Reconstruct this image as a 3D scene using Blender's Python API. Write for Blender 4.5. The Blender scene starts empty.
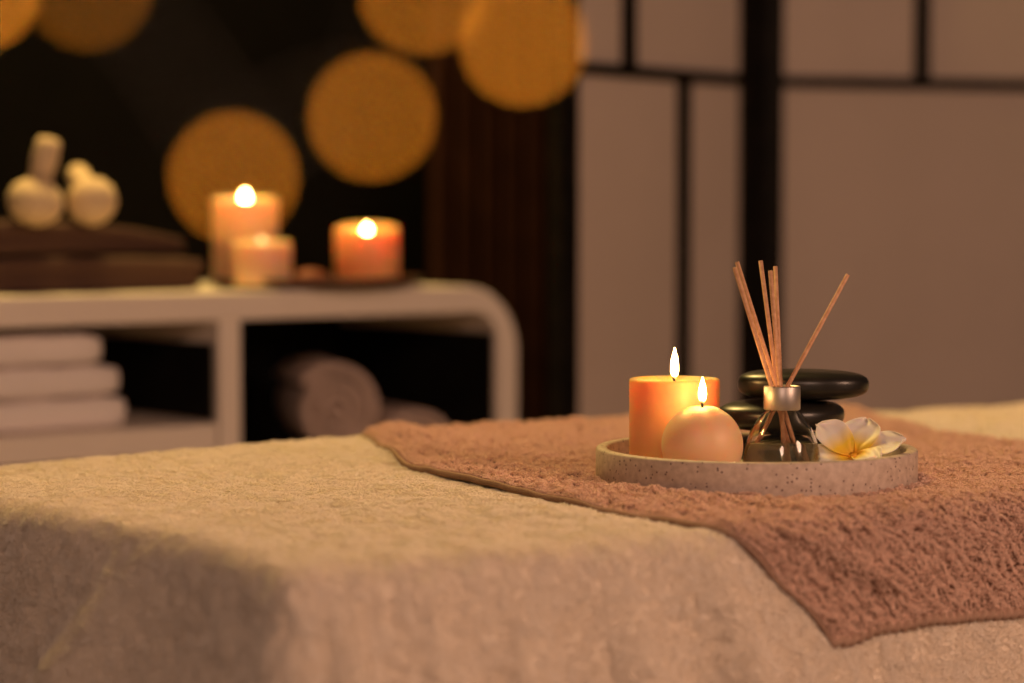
import bpy, bmesh, math, random
import numpy as np
from mathutils import Vector, Matrix

random.seed(7)
RNG = np.random.default_rng(7)
PI = math.pi
C = bpy.context.scene.collection
sc = bpy.context.scene

# ------------------------------------------------------------------ camera, world, lights, exposure
CAM_Z = 0.927
cam_d = bpy.data.cameras.new('camera')
cam = bpy.data.objects.new('camera', cam_d)
C.objects.link(cam)
cam.location = (0, 0, CAM_Z)
cam.rotation_euler = (math.radians(90 - 3.0), 0, 0)
cam_d.sensor_width = 36.0
cam_d.lens = 85.0
cam_d.clip_start = 0.02
cam_d.dof.use_dof = True
cam_d.dof.focus_distance = 1.985
cam_d.dof.aperture_fstop = 2.66
cam_d.dof.aperture_blades = 0
sc.camera = cam

sc.view_settings.view_transform = 'Standard'
sc.view_settings.look = 'None'
sc.view_settings.gamma = 1.0
sc.view_settings.use_curve_mapping = False
sc.view_settings.exposure = 0.28
sc.cycles.use_adaptive_sampling = False
sc.cycles.use_denoising = True
sc.cycles.max_bounces = 10
sc.cycles.sample_clamp_indirect = 3.0

w = bpy.data.worlds.new('world')
sc.world = w
w.use_nodes = True
w.node_tree.nodes['Background'].inputs[0].default_value = (1.0, 0.66, 0.50, 1)
w.node_tree.nodes['Background'].inputs[1].default_value = 0.022


def area(name, loc, target, size, power, col, size_y=None):
    l = bpy.data.lights.new(name, 'AREA')
    l.energy = power
    l.color = col
    l.shape = 'RECTANGLE' if size_y else 'DISK'
    l.size = size
    if size_y:
        l.size_y = size_y
    o = bpy.data.objects.new(name, l)
    C.objects.link(o)
    o.location = loc
    d = Vector(target) - Vector(loc)
    o.rotation_euler = d.to_track_quat('-Z', 'Y').to_euler()
    return o


area('ceiling_lamp_light', (-0.55, 3.35, 2.45), (-0.2, 2.3, 0.7), 0.5, 36.0, (1.0, 0.66, 0.20))
area('side_lamp_light', (2.1, 0.5, 1.65), (0.2, 1.9, 0.8), 0.7, 25.0, (1.0, 0.58, 0.38))
area('room_lamp_light', (-0.15, -1.6, 2.0), (0.0, 2.8, 0.8), 0.8, 24.0, (1.0, 0.62, 0.45))

# ------------------------------------------------------------------ helpers


def mesh_obj(name, verts, faces, mat=None, parent=None, smooth=True, loc=None):
    me = bpy.data.meshes.new(name)
    if isinstance(verts, np.ndarray):
        verts = verts.tolist()
    me.from_pydata(verts, [], faces if isinstance(faces, list) else faces.tolist())
    me.update()
    if smooth:
        me.polygons.foreach_set('use_smooth', [True] * len(me.polygons))
    o = bpy.data.objects.new(name, me)
    C.objects.link(o)
    if mat:
        me.materials.append(mat)
    if parent:
        o.parent = parent
    if loc:
        o.location = loc
    return o


def bm_obj(name, bm, mat=None, parent=None, smooth=False, loc=None):
    me = bpy.data.meshes.new(name)
    bmesh.ops.recalc_face_normals(bm, faces=bm.faces)
    bm.to_mesh(me)
    bm.free()
    if smooth:
        me.polygons.foreach_set('use_smooth', [True] * len(me.polygons))
    o = bpy.data.objects.new(name, me)
    C.objects.link(o)
    if mat:
        me.materials.append(mat)
    if parent:
        o.parent = parent
    if loc:
        o.location = loc
    return o


def add_box(bm, x0, x1, y0, y1, z0, z1, bevel=0.0):
    m = Matrix.Translation(((x0 + x1) / 2, (y0 + y1) / 2, (z0 + z1) / 2)) @ Matrix.Diagonal((x1 - x0, y1 - y0, z1 - z0, 1))
    r = bmesh.ops.create_cube(bm, size=1.0, matrix=m)
    if bevel > 0:
        es = list({e for v in r['verts'] for e in v.link_edges})
        bmesh.ops.bevel(bm, geom=es, offset=bevel, segments=3, profile=0.5, affect='EDGES')


def lathe(profile, seg=64, closed=True):
    """profile: list of (r, z) bottom to top; r = 0 ends collapse to a single vertex."""
    vs, fs = [], []
    rings = []
    for r, z in profile:
        if r <= 1e-7:
            rings.append([len(vs)])
            vs.append((0, 0, z))
        else:
            rings.append(list(range(len(vs), len(vs) + seg)))
            for i in range(seg):
                a = 2 * PI * i / seg
                vs.append((r * math.cos(a), r * math.sin(a), z))
    for A, B in zip(rings[:-1], rings[1:]):
        for i in range(seg):
            j = (i + 1) % seg
            if len(A) == 1 and len(B) == 1:
                continue
            if len(A) == 1:
                fs.append((A[0], B[j], B[i]))
            elif len(B) == 1:
                fs.append((A[i], A[j], B[0]))
            else:
                fs.append((A[i], A[j], B[j], B[i]))
    return vs, fs


def tube(points, radii, seg=12, caps=True):
    pts = [Vector(p) for p in points]
    vs, fs = [], []
    n = len(pts)
    ref = None
    for k, p in enumerate(pts):
        t = (pts[min(k + 1, n - 1)] - pts[max(k - 1, 0)]).normalized()
        if ref is None:
            ref = Vector((1, 0, 0)) if abs(t.x) < 0.8 else Vector((0, 1, 0))
        a = (ref - t * ref.dot(t)).normalized()
        ref = a
        b = t.cross(a)
        r = radii[k] if hasattr(radii, '__len__') else radii
        for i in range(seg):
            th = 2 * PI * i / seg
            vs.append(tuple(p + a * (r * math.cos(th)) + b * (r * math.sin(th))))
    for k in range(n - 1):
        for i in range(seg):
            j = (i + 1) % seg
            fs.append((k * seg + i, k * seg + j, (k + 1) * seg + j, (k + 1) * seg + i))
    if caps:
        fs.append(tuple(range(seg))[::-1])
        fs.append(tuple((n - 1) * seg + i for i in range(seg)))
    return vs, fs


def empty(name, loc, rotz=0.0):
    o = bpy.data.objects.new(name, None)
    o.empty_display_size = 0.05
    C.objects.link(o)
    o.location = loc
    o.rotation_euler = (0, 0, rotz)
    return o


def tag(o, label=None, cat=None, group=None, kind=None):
    if label:
        o['label'] = label
    if cat:
        o['category'] = cat
    if group:
        o['group'] = group
    if kind:
        o['kind'] = kind
    return o


def copy_tree(o, parent=None):
    c = o.copy()
    C.objects.link(c)
    c.parent = parent
    for ch in list(o.children):
        copy_tree(ch, c)
    return c


class Noise2:
    """smooth value noise on a random lattice"""

    def __init__(self, seed, n=256):
        self.g = np.random.default_rng(seed).uniform(-1, 1, (n, n))
        self.n = n

    def __call__(self, x, y):
        xi = np.floor(x).astype(int)
        yi = np.floor(y).astype(int)
        fx = x - xi
        fy = y - yi
        fx = fx * fx * fx * (fx * (fx * 6 - 15) + 10)
        fy = fy * fy * fy * (fy * (fy * 6 - 15) + 10)
        n = self.n
        a = self.g[xi % n, yi % n]
        b = self.g[(xi + 1) % n, yi % n]
        c = self.g[xi % n, (yi + 1) % n]
        d = self.g[(xi + 1) % n, (yi + 1) % n]
        return (a * (1 - fx) + b * fx) * (1 - fy) + (c * (1 - fx) + d * fx) * fy


def sstep(x, a, b):
    t = np.clip((x - a) / (b - a), 0, 1)
    return t * t * (3 - 2 * t)


# ------------------------------------------------------------------ materials


def mat(name, col, rough=0.6, metal=0.0, noise=None, bump=None, **kw):
    """noise: (scale, second colour, contrast low, high); bump: (scale, strength, distance)"""
    m = bpy.data.materials.new(name)
    m.use_nodes = True
    nt = m.node_tree
    b = nt.nodes['Principled BSDF']
    b.inputs['Base Color'].default_value = (*col, 1)
    b.inputs['Roughness'].default_value = rough
    b.inputs['Metallic'].default_value = metal
    for k, v in kw.items():
        b.inputs[k.replace('_', ' ')].default_value = v
    tc = nt.nodes.new('ShaderNodeTexCoord')
    if noise:
        n = nt.nodes.new('ShaderNodeTexNoise')
        n.inputs['Scale'].default_value = noise[0]
        n.inputs['Detail'].default_value = 4
        nt.links.new(tc.outputs['Object'], n.inputs['Vector'])
        r = nt.nodes.new('ShaderNodeValToRGB')
        r.color_ramp.elements[0].position = noise[2]
        r.color_ramp.elements[1].position = noise[3]
        r.color_ramp.elements[0].color = (*col, 1)
        r.color_ramp.elements[1].color = (*noise[1], 1)
        nt.links.new(n.outputs['Fac'], r.inputs['Fac'])
        nt.links.new(r.outputs['Color'], b.inputs['Base Color'])
    if bump:
        n = nt.nodes.new('ShaderNodeTexNoise')
        n.inputs['Scale'].default_value = bump[0]
        n.inputs['Detail'].default_value = 3
        nt.links.new(tc.outputs['Object'], n.inputs['Vector'])
        bp = nt.nodes.new('ShaderNodeBump')
        bp.inputs['Strength'].default_value = bump[1]
        bp.inputs['Distance'].default_value = bump[2]
        nt.links.new(n.outputs['Fac'], bp.inputs['Height'])
        nt.links.new(bp.outputs['Normal'], b.inputs['Normal'])
    return m


M_cream = mat('cream_terry', (0.90, 0.79, 0.66), 0.95, noise=(60, (0.85, 0.74, 0.60), 0.35, 0.65), bump=(420, 0.5, 0.0015))
M_cream_pile = mat('cream_pile', (0.95, 0.85, 0.73), 0.9)
M_brown = mat('brown_terry', (0.28, 0.155, 0.11), 0.95, noise=(90, (0.22, 0.12, 0.08), 0.35, 0.65), bump=(380, 0.6, 0.002))  # darker than its pile: shade in the gaps between tufts put into the colour
M_brown_pile = mat('brown_pile', (0.82, 0.56, 0.44), 0.9)  # tuft highlights put into this much lighter colour
M_hem = mat('brown_hem', (0.46, 0.29, 0.21), 0.9, bump=(900, 0.4, 0.0006))
M_darktowel = mat('chocolate_terry', (0.075, 0.036, 0.024), 0.95, bump=(300, 0.6, 0.002))
M_whitetowel = mat('white_terry', (0.88, 0.80, 0.78), 0.95, bump=(300, 0.5, 0.002))
M_greytowel = mat('taupe_terry', (0.55, 0.42, 0.37), 0.95, bump=(300, 0.6, 0.002))
M_white = mat('white_lacquer', (0.86, 0.76, 0.68), 0.45, noise=(8, (0.84, 0.74, 0.66), 0.4, 0.6))
M_inside = mat('inside_black', (0.006, 0.006, 0.006), 0.6, noise=(20, (0.01, 0.009, 0.008), 0.4, 0.6), Specular_IOR_Level=0.08)  # near-black colour of the cabinet's inner back and sides
M_black = mat('black_lacquered_wood', (0.006, 0.005, 0.004), 0.5, noise=(30, (0.012, 0.009, 0.007), 0.4, 0.7), Specular_IOR_Level=0.08)
M_wood = mat('stained_wood', (0.09, 0.032, 0.014), 0.45, noise=(18, (0.05, 0.018, 0.008), 0.35, 0.65))
M_reed = mat('rattan_reed', (0.78, 0.44, 0.26), 0.7, noise=(220, (0.66, 0.34, 0.19), 0.4, 0.6))
M_metal = mat('brushed_aluminium', (0.52, 0.47, 0.44), 0.45, 0.85, bump=(500, 0.05, 0.0003))
M_stone = mat('polished_basalt', (0.012, 0.011, 0.010), 0.33, noise=(70, (0.022, 0.018, 0.015), 0.4, 0.7), bump=(160, 0.12, 0.0006))
M_wick = mat('charred_wick', (0.02, 0.012, 0.008), 0.9, bump=(1500, 0.4, 0.0003))
M_leg = mat('beech_leg', (0.45, 0.26, 0.13), 0.5, noise=(25, (0.36, 0.2, 0.1), 0.4, 0.6))
M_pad = mat('table_vinyl', (0.35, 0.28, 0.22), 0.5, bump=(300, 0.1, 0.001))
M_muslin = mat('muslin_cloth', (0.72, 0.54, 0.34), 0.9, bump=(350, 0.5, 0.0015))
M_string = mat('cotton_string', (0.55, 0.40, 0.25), 0.9, bump=(900, 0.5, 0.0008))
M_redstone = mat('red_brown_stone', (0.30, 0.08, 0.035), 0.6, noise=(60, (0.2, 0.05, 0.02), 0.4, 0.6))


def wax_mat(name, col, radius, scale):
    m = mat(name, col, 0.45, bump=(45, 0.08, 0.002))
    b = m.node_tree.nodes['Principled BSDF']
    b.inputs['Subsurface Weight'].default_value = 1.0
    b.inputs['Subsurface Radius'].default_value = radius
    b.inputs['Subsurface Scale'].default_value = scale
    b.subsurface_method = 'RANDOM_WALK'
    return m


M_wax = wax_mat('ivory_wax', (0.97, 0.48, 0.20), (1.0, 0.36, 0.10), 0.026)

M_wax_pale = wax_mat('pale_wax', (0.96, 0.60, 0.35), (1.0, 0.40, 0.14), 0.020)


def flame_mat(name, strength, tip=(1.0, 0.50, 0.14), core=(1.0, 0.56, 0.18), height=0.022):
    m = bpy.data.materials.new(name)
    m.use_nodes = True
    nt = m.node_tree
    nt.nodes.clear()
    out = nt.nodes.new('ShaderNodeOutputMaterial')
    em = nt.nodes.new('ShaderNodeEmission')
    tr = nt.nodes.new('ShaderNodeBsdfTransparent')
    mx = nt.nodes.new('ShaderNodeMixShader')
    tc = nt.nodes.new('ShaderNodeTexCoord')
    sp = nt.nodes.new('ShaderNodeSeparateXYZ')
    mr = nt.nodes.new('ShaderNodeMapRange')
    mr.inputs['From Min'].default_value = 0.0
    mr.inputs['From Max'].default_value = height
    nt.links.new(tc.outputs['Object'], sp.inputs[0])
    nt.links.new(sp.outputs['Z'], mr.inputs['Value'])
    cr = nt.nodes.new('ShaderNodeValToRGB')
    cr.color_ramp.elements[0].position = 0.0
    cr.color_ramp.elements[0].color = (1.0, 0.42, 0.10, 1)
    cr.color_ramp.elements[1].position = 0.3
    cr.color_ramp.elements[1].color = (*core, 1)
    e = cr.color_ramp.elements.new(1.0)
    e.color = (*tip, 1)
    nt.links.new(mr.outputs[0], cr.inputs['Fac'])
    nt.links.new(cr.outputs['Color'], em.inputs['Color'])
    st = nt.nodes.new('ShaderNodeValToRGB')
    st.color_ramp.elements[0].position = 0.0
    st.color_ramp.elements[0].color = (0.01, 0.01, 0.01, 1)
    st.color_ramp.elements[1].position = 0.28
    st.color_ramp.elements[1].color = (1, 1, 1, 1)
    nt.links.new(mr.outputs[0], st.inputs['Fac'])
    mul = nt.nodes.new('ShaderNodeMath')
    mul.operation = 'MULTIPLY'
    mul.inputs[1].default_value = strength
    nt.links.new(st.outputs['Color'], mul.inputs[0])
    nt.links.new(mul.outputs[0], em.inputs['Strength'])
    # the flame is see-through at its base where the wick stands in it
    op = nt.nodes.new('ShaderNodeMapRange')
    op.inputs['From Min'].default_value = 0.10
    op.inputs['From Max'].default_value = 0.30
    op.inputs['To Min'].default_value = 0.04
    op.inputs['To Max'].default_value = 1.0
    nt.links.new(mr.outputs[0], op.inputs['Value'])
    nt.links.new(op.outputs[0], mx.inputs['Fac'])
    nt.links.new(tr.outputs[0], mx.inputs[1])
    nt.links.new(em.outputs[0], mx.inputs[2])
    nt.links.new(mx.outputs[0], out.inputs['Surface'])
    return m


M_flame = flame_mat('candle_flame', 110.0, height=0.0245)
M_flame_far = flame_mat('far_candle_flame', 85.0, height=0.020)
M_flame_low = flame_mat('low_candle_flame', 3.0, tip=(1.0, 0.42, 0.12), core=(1.0, 0.5, 0.18), height=0.014)


def emit_mat(name, col, strength):
    m = bpy.data.materials.new(name)
    m.use_nodes = True
    nt = m.node_tree
    nt.nodes.clear()
    out = nt.nodes.new('ShaderNodeOutputMaterial')
    em = nt.nodes.new('ShaderNodeEmission')
    em.inputs['Color'].default_value = (*col, 1)
    em.inputs['Strength'].default_value = strength
    nt.links.new(em.outputs[0], out.inputs['Surface'])
    return m


def terrazzo():
    m = mat('terrazzo', (0.60, 0.47, 0.39), 0.6)
    nt = m.node_tree
    b = nt.nodes['Principled BSDF']
    tc = nt.nodes.new('ShaderNodeTexCoord')
    n1 = nt.nodes.new('ShaderNodeTexNoise')
    n1.inputs['Scale'].default_value = 160
    n1.inputs['Detail'].default_value = 5
    nt.links.new(tc.outputs['Object'], n1.inputs['Vector'])
    r1 = nt.nodes.new('ShaderNodeValToRGB')
    r1.color_ramp.elements[0].position = 0.35
    r1.color_ramp.elements[0].color = (0.52, 0.40, 0.33, 1)
    r1.color_ramp.elements[1].position = 0.65
    r1.color_ramp.elements[1].color = (0.66, 0.53, 0.45, 1)
    nt.links.new(n1.outputs['Fac'], r1.inputs['Fac'])
    v = nt.nodes.new('ShaderNodeTexVoronoi')
    v.inputs['Scale'].default_value = 260
    v.inputs['Randomness'].default_value = 1.0
    nt.links.new(tc.outputs['Object'], v.inputs['Vector'])
    lt = nt.nodes.new('ShaderNodeMath')
    lt.operation = 'LESS_THAN'
    lt.inputs[1].default_value = 0.24
    nt.links.new(v.outputs['Distance'], lt.inputs[0])
    sp = nt.nodes.new('ShaderNodeSeparateColor')
    nt.links.new(v.outputs['Color'], sp.inputs[0])
    gt = nt.nodes.new('ShaderNodeMath')
    gt.operation = 'GREATER_THAN'
    gt.inputs[1].default_value = 0.62
    nt.links.new(sp.outputs[0], gt.inputs[0])
    mu = nt.nodes.new('ShaderNodeMath')
    mu.operation = 'MULTIPLY'
    nt.links.new(lt.outputs[0], mu.inputs[0])
    nt.links.new(gt.outputs[0], mu.inputs[1])
    mx = nt.nodes.new('ShaderNodeMix')
    mx.data_type = 'RGBA'
    nt.links.new(mu.outputs[0], mx.inputs['Factor'])
    nt.links.new(r1.outputs['Color'], mx.inputs['A'])
    mx.inputs['B'].default_value = (0.20, 0.13, 0.12, 1)
    nt.links.new(mx.outputs['Result'], b.inputs['Base Color'])
    return m


M_terrazzo = terrazzo()


def paper():
    m = mat('rice_paper', (0.60, 0.495, 0.435), 0.9, noise=(5, (0.575, 0.475, 0.415), 0.4, 0.6), bump=(120, 0.1, 0.0005))
    return m


M_paper = paper()


def glass_mat(name, col, ior, rough=0.0):
    m = bpy.data.materials.new(name)
    m.use_nodes = True
    b = m.node_tree.nodes['Principled BSDF']
    b.inputs['Base Color'].default_value = (*col, 1)
    b.inputs['Roughness'].default_value = rough
    b.inputs['IOR'].default_value = ior
    b.inputs['Transmission Weight'].default_value = 1.0
    return m


M_glass = glass_mat('clear_glass', (0.97, 0.95, 0.92), 1.48)
M_oil = glass_mat('perfume_oil', (0.76, 0.72, 0.50), 1.40)
M_oil.node_tree.nodes['Principled BSDF'].inputs['Transmission Weight'].default_value = 0.78


def petal_mat():
    m = mat('frangipani_petal', (0.9, 0.8, 0.72), 0.5)
    nt = m.node_tree
    b = nt.nodes['Principled BSDF']
    b.inputs['Subsurface Weight'].default_value = 0.35
    b.inputs['Subsurface Radius'].default_value = (1.0, 0.7, 0.4)
    b.inputs['Subsurface Scale'].default_value = 0.003
    a = nt.nodes.new('ShaderNodeAttribute')
    a.attribute_name = 'petal_along'
    r = nt.nodes.new('ShaderNodeValToRGB')
    r.color_ramp.elements[0].position = 0.0
    r.color_ramp.elements[0].color = (0.92, 0.42, 0.02, 1)
    r.color_ramp.elements[1].position = 0.62
    r.color_ramp.elements[1].color = (0.90, 0.80, 0.74, 1)
    e = r.color_ramp.elements.new(0.30)
    e.color = (0.95, 0.62, 0.05, 1)
    nt.links.new(a.outputs['Fac'], r.inputs['Fac'])
    nt.links.new(r.outputs['Color'], b.inputs['Base Color'])
    return m


M_petal = petal_mat()

# ------------------------------------------------------------------ the room
fl = bm_obj('floor', (lambda bm: (add_box(bm, -5, 5, -3, 8, -0.05, 0.0), bm)[1])(bmesh.new()),
            mat('floor_boards', (0.06, 0.035, 0.022), 0.5, noise=(6, (0.045, 0.026, 0.016), 0.4, 0.6)))
tag(fl, kind='structure')

CAB_YAW = math.radians(40)
UX, UY = math.cos(CAB_YAW), math.sin(CAB_YAW)       # along the cabinet front
NX, NY = -math.sin(CAB_YAW), math.cos(CAB_YAW)      # away from the camera
CAB0 = Vector((-0.373, 3.20, 0))                    # front of the divider, on the floor


def cab(t, d, z=0.0):
    return (CAB0.x + UX * t + NX * d, CAB0.y + UY * t + NY * d, z)


wall_bm = bmesh.new()
add_box(wall_bm, -2.6, 3.0, 0.0, 0.12, 0.0, 2.6)
wl = bm_obj('wall_back', wall_bm, mat('dark_painted_wall', (0.0032, 0.0026, 0.0016), 0.75, noise=(12, (0.0025, 0.0020, 0.0013), 0.4, 0.6), bump=(60, 0.2, 0.002), Specular_IOR_Level=0.08))
wl.location = cab(0, 0.47)
wl.rotation_euler = (0, 0, CAB_YAW)
tag(wl, kind='structure')

sl_bm = bmesh.new()
x = 0.70
while x < 2.2:
    add_box(sl_bm, x, x + 0.034, -0.022, 0.0, 0.0, 2.6, 0.003)
    x += 0.050
sl = bm_obj('trim_1', sl_bm, mat('walnut_slats', (0.050, 0.018, 0.009), 0.6, noise=(14, (0.034, 0.012, 0.006), 0.35, 0.65), Specular_IOR_Level=0.15))
sl.location = cab(0, 0.47)
sl.rotation_euler = (0, 0, CAB_YAW)
tag(sl, kind='structure')

# ------------------------------------------------------------------ massage table and its covers
BED_YAW = math.radians(32)
BC = Vector((-0.141, 1.538, 0.0))          # near corner of the table top
BL, BW, BZ = 1.85, 0.75, 0.70
BR, BRW = 0.015, 0.030                                  # soft edge radius
bu = Vector((math.cos(BED_YAW), math.sin(BED_YAW), 0))
bn = Vector((-math.sin(BED_YAW), math.cos(BED_YAW), 0))
BU = np.array(bu)
BN = np.array(bn)
BCn = np.array(BC)

n1, n2, n3, n4, n5 = Noise2(1), Noise2(2), Noise2(3), Noise2(4), Noise2(5)


def bed_xy(x, y):
    """world x, y -> table coordinates s, w"""
    dx, dy = x - BC.x, y - BC.y
    return dx * bu.x + dy * bu.y, dx * bn.x + dy * bn.y


def top_height(s, w):
    """gentle waves of the cover on the padded top"""
    h = 0.0035 * n1(s * 5 + 3, w * 5 + 7) + 0.0015 * n2(s * 14, w * 14)
    h = h + 0.0045 * np.exp(-((s - 0.34) / 0.16) ** 2 - ((w - 0.70) / 0.16) ** 2)
    h = h - 0.006 * np.exp(-((s - 0.06) / 0.09) ** 2 - ((w - 0.72) / 0.12) ** 2)
    h = h - 0.007 * np.exp(-((s - 0.12) / 0.10) ** 2 - ((w - 0.20) / 0.12) ** 2)
    h = h - 0.004 * np.exp(-((s - 0.36) / 0.05) ** 2 - ((w - 0.02) / 0.30) ** 2)
    h = h + 0.004 * np.exp(-((s - 0.85) / 0.35) ** 2 - ((w - 0.74) / 0.10) ** 2)
    return h


def drape(s, w, lift=0.0, fold_amp=1.0):
    """cloth coordinates (may lie outside the table) -> point on the draped cloth.
    lift = distance above the bare padded surface."""
    s = np.asarray(s, float)
    w = np.asarray(w, float)
    cs = np.clip(s, BR, BL - BR)
    cw = np.clip(w, BRW, BW - BRW)
    ds, dw = s - cs, w - cw
    d = np.hypot(ds, dw)
    dd = np.maximum(d, 1e-9)
    ox, oy = ds / dd, dw / dd
    R = BR * ox ** 2 + BRW * oy ** 2 + lift
    R = np.where(d < 1e-7, BR, R)
    arc = PI / 2 * R
    th = np.clip(d / R, 0, PI / 2)
    out = np.where(d <= arc, R * np.sin(th), R)
    down = np.where(d <= arc, R * (1 - np.cos(th)), R + (d - arc))
    # perimeter coordinate for the hanging folds
    ang = np.arctan2(oy, ox)
    per = cs * (np.abs(oy)) + cw * np.abs(ox) + 0.05 * ang
    hang = np.clip((down - 0.5 * R) / 0.12, 0, 1)
    f = (0.5 * np.sin(per * 2 * PI / 0.150 + 0.7) + 0.35 * np.sin(per * 2 * PI / 0.093 + 2.1 + 3 * per)
         + 0.5 * n3(per * 6 + 11, down * 2 + 4))
    corner = np.clip(np.minimum(np.abs(ox), np.abs(oy)) * 2, 0, 1)
    ridge = np.zeros_like(s)
    dn = np.maximum(down - 0.012, 0)
    for w0, slope, wid, amp in ((0.225, 0.35, 0.036, 0.038), (0.43, 0.30, 0.03, 0.016), (0.60, 0.2, 0.03, 0.02)):
        ridge += np.where((ox < -0.5), amp * np.exp(-((cw - w0 - slope * dn) / (wid + 0.10 * dn)) ** 2), 0)
    for s0, slope, wid, amp in ((0.040, -0.05, 0.010, 0.020), (0.100, 0.05, 0.011, 0.024), (0.165, 0.1, 0.012, 0.016),
                                (0.255, 0.10, 0.014, 0.018), (0.335, 0.22, 0.012, 0.024), (0.66, 0.1, 0.02, 0.012)):
        ridge += np.where((oy < -0.5), amp * np.exp(-((cs - s0 - slope * dn) / (wid + 0.08 * dn)) ** 2), 0)
    out = out + ridge * np.clip((down - 0.010) / 0.09, 0, 1) * fold_amp
    out = out + fold_amp * hang * (0.012 + 0.006 * f + 0.010 * corner) + 0.05 * np.clip(down - R, 0, 1)
    fl_ = np.clip(1 - down / (2.0 * R), 0, 1)
    # small pinched creases at the rolled edge
    z = BZ + lift - down + top_height(np.clip(s, 0, BL), np.clip(w, 0, BW)) * fl_
    px = cs + ox * out
    px = px - 0.042 * np.exp(-((cw - 0.42) / 0.15) ** 2) * (1 - sstep(s, -0.02, 0.16))
    py = cw + oy * out
    P = BCn[None, :] * 0 + np.stack([BC.x + px * BU[0] + py * BN[0], BC.y + px * BU[1] + py * BN[1], z], -1).reshape(-1, 3)
    return P.reshape(s.shape + (3,))


def grid_faces(nu, nv, flip=False):
    i = np.arange(nu - 1)[:, None] * nv + np.arange(nv - 1)[None, :]
    f = np.stack([i, i + nv, i + nv + 1, i + 1], -1).reshape(-1, 4)
    if flip:
        f = f[:, ::-1]
    return f


def grid_normals(P):
    du = np.gradient(P, axis=0)
    dv = np.gradient(P, axis=1)
    n = np.cross(du, dv)
    n /= np.linalg.norm(n, axis=-1, keepdims=True) + 1e-12
    return n


def grid_mesh(name, P, m, parent=None, thickness=None):
    nu, nv = P.shape[:2]
    o = mesh_obj(name, P.reshape(-1, 3), grid_faces(nu, nv), m, parent)
    if thickness:
        sd = o.modifiers.new('thickness', 'SOLIDIFY')
        sd.thickness = thickness
        sd.offset = -1
    return o


def pile(name, roots, normals, length, radius, m, parent, lean=0.5, curl=0.6, npt=4, comb=None):
    """terry loops: short bent strands"""
    N = len(roots)
    cu = bpy.data.hair_curves.new(name)
    cu.add_curves([npt] * N)
    rnd = RNG.normal(size=(N, 3))
    rnd -= normals * np.sum(rnd * normals, -1, keepdims=True)
    rnd /= np.linalg.norm(rnd, axis=-1, keepdims=True) + 1e-9
    if comb is not None:
        rnd = rnd * 0.6 + comb
    L = length * RNG.uniform(0.7, 1.2, (N, 1))
    side = np.cross(normals, rnd)
    pts = np.zeros((N, npt, 3))
    for k in range(npt):
        t = k / (npt - 1)
        pts[:, k] = roots + normals * L * (math.sin(t * PI * 0.62) / math.sin(PI * 0.5)) + rnd * L * lean * t * t * 1.3 + side * L * curl * math.sin(t * PI) * 0.5 * RNG.choice([-1, 1], (N, 1))
    cu.position_data.foreach_set('vector', pts.reshape(-1).astype(np.float32))
    at = cu.attributes.get('radius') or cu.attributes.new('radius', 'FLOAT', 'POINT')
    rr = np.tile(np.linspace(1.0, 0.75, npt), N) * radius
    at.data.foreach_set('value', rr.astype(np.float32))
    o = bpy.data.objects.new(name, cu)
    C.objects.link(o)
    cu.materials.append(m)
    o.parent = parent
    return o


def bilinear(P, Nn, fu, fv):
    iu = np.clip(fu.astype(int), 0, P.shape[0] - 2)
    iv = np.clip(fv.astype(int), 0, P.shape[1] - 2)
    a = (fu - iu)[:, None]
    b = (fv - iv)[:, None]
    f = lambda A: (A[iu, iv] * (1 - a) + A[iu + 1, iv] * a) * (1 - b) + (A[iu, iv + 1] * (1 - a) + A[iu + 1, iv + 1] * a) * b
    n = f(Nn)
    n /= np.linalg.norm(n, axis=-1, keepdims=True)
    return f(P), n


# massage table, nearly hidden by the cover
mt = empty('massage_table', (BC.x, BC.y, 0), BED_YAW)
tag(mt, 'padded massage table hidden under the cream terry cover', 'massage table')
b_ = bmesh.new()
add_box(b_, 0.03, BL - 0.03, 0.03, BW - 0.03, BZ - 0.075, BZ - 0.012, 0.02)
bm_obj('table_pad', b_, M_pad, mt, True)
b_ = bmesh.new()
add_box(b_, 0.05, BL - 0.05, 0.05, BW - 0.05, BZ - 0.13, BZ - 0.0755, 0.004)
bm_obj('table_frame', b_, M_leg, mt)
for lx in (0.16, BL - 0.16):
    for ly in (0.12, BW - 0.12):
        b_ = bmesh.new()
        add_box(b_, lx - 0.025, lx + 0.025, ly - 0.02, ly + 0.02, 0.0, BZ - 0.13, 0.004)
        bm_obj('leg', b_, M_leg, mt)

# cream cover
sv = np.concatenate([np.linspace(-0.46, -0.17, 30)[:-1], np.arange(-0.17, 1.15, 0.0032), np.linspace(1.15, BL + 0.46, 130)[1:]])
wv = np.concatenate([np.linspace(-0.46, -0.17, 30)[:-1], np.arange(-0.17, 0.30, 0.0032), np.arange(0.30, BW + 0.05, 0.005), np.linspace(BW + 0.05, BW + 0.46, 45)[1:]])
S, W = np.meshgrid(sv, wv, indexing='ij')
P0 = drape(S, W, 0.0)
N0 = grid_normals(P0)
fuzz = 0.0011 * n4(S * 260, W * 260) + 0.0012 * n5(S * 110, W * 110) + 0.0008 * n2(S * 45 + 9, W * 45)
P1 = P0 + N0 * fuzz[..., None]
cover = grid_mesh('table_cover', P1, M_cream)
tag(cover, 'cream terry cover draped over the massage table in the foreground', 'table cover')


def clothe_samples(P, Nn, uv_u, uv_v, n, umin, umax, vmin, vmax):
    u = RNG.uniform(umin, umax, n)
    v = RNG.uniform(vmin, vmax, n)
    fu = np.interp(u, uv_u, np.arange(len(uv_u)))
    fv = np.interp(v, uv_v, np.arange(len(uv_v)))
    r, nn = bilinear(P, Nn, fu, fv)
    return r, nn, u, v


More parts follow.
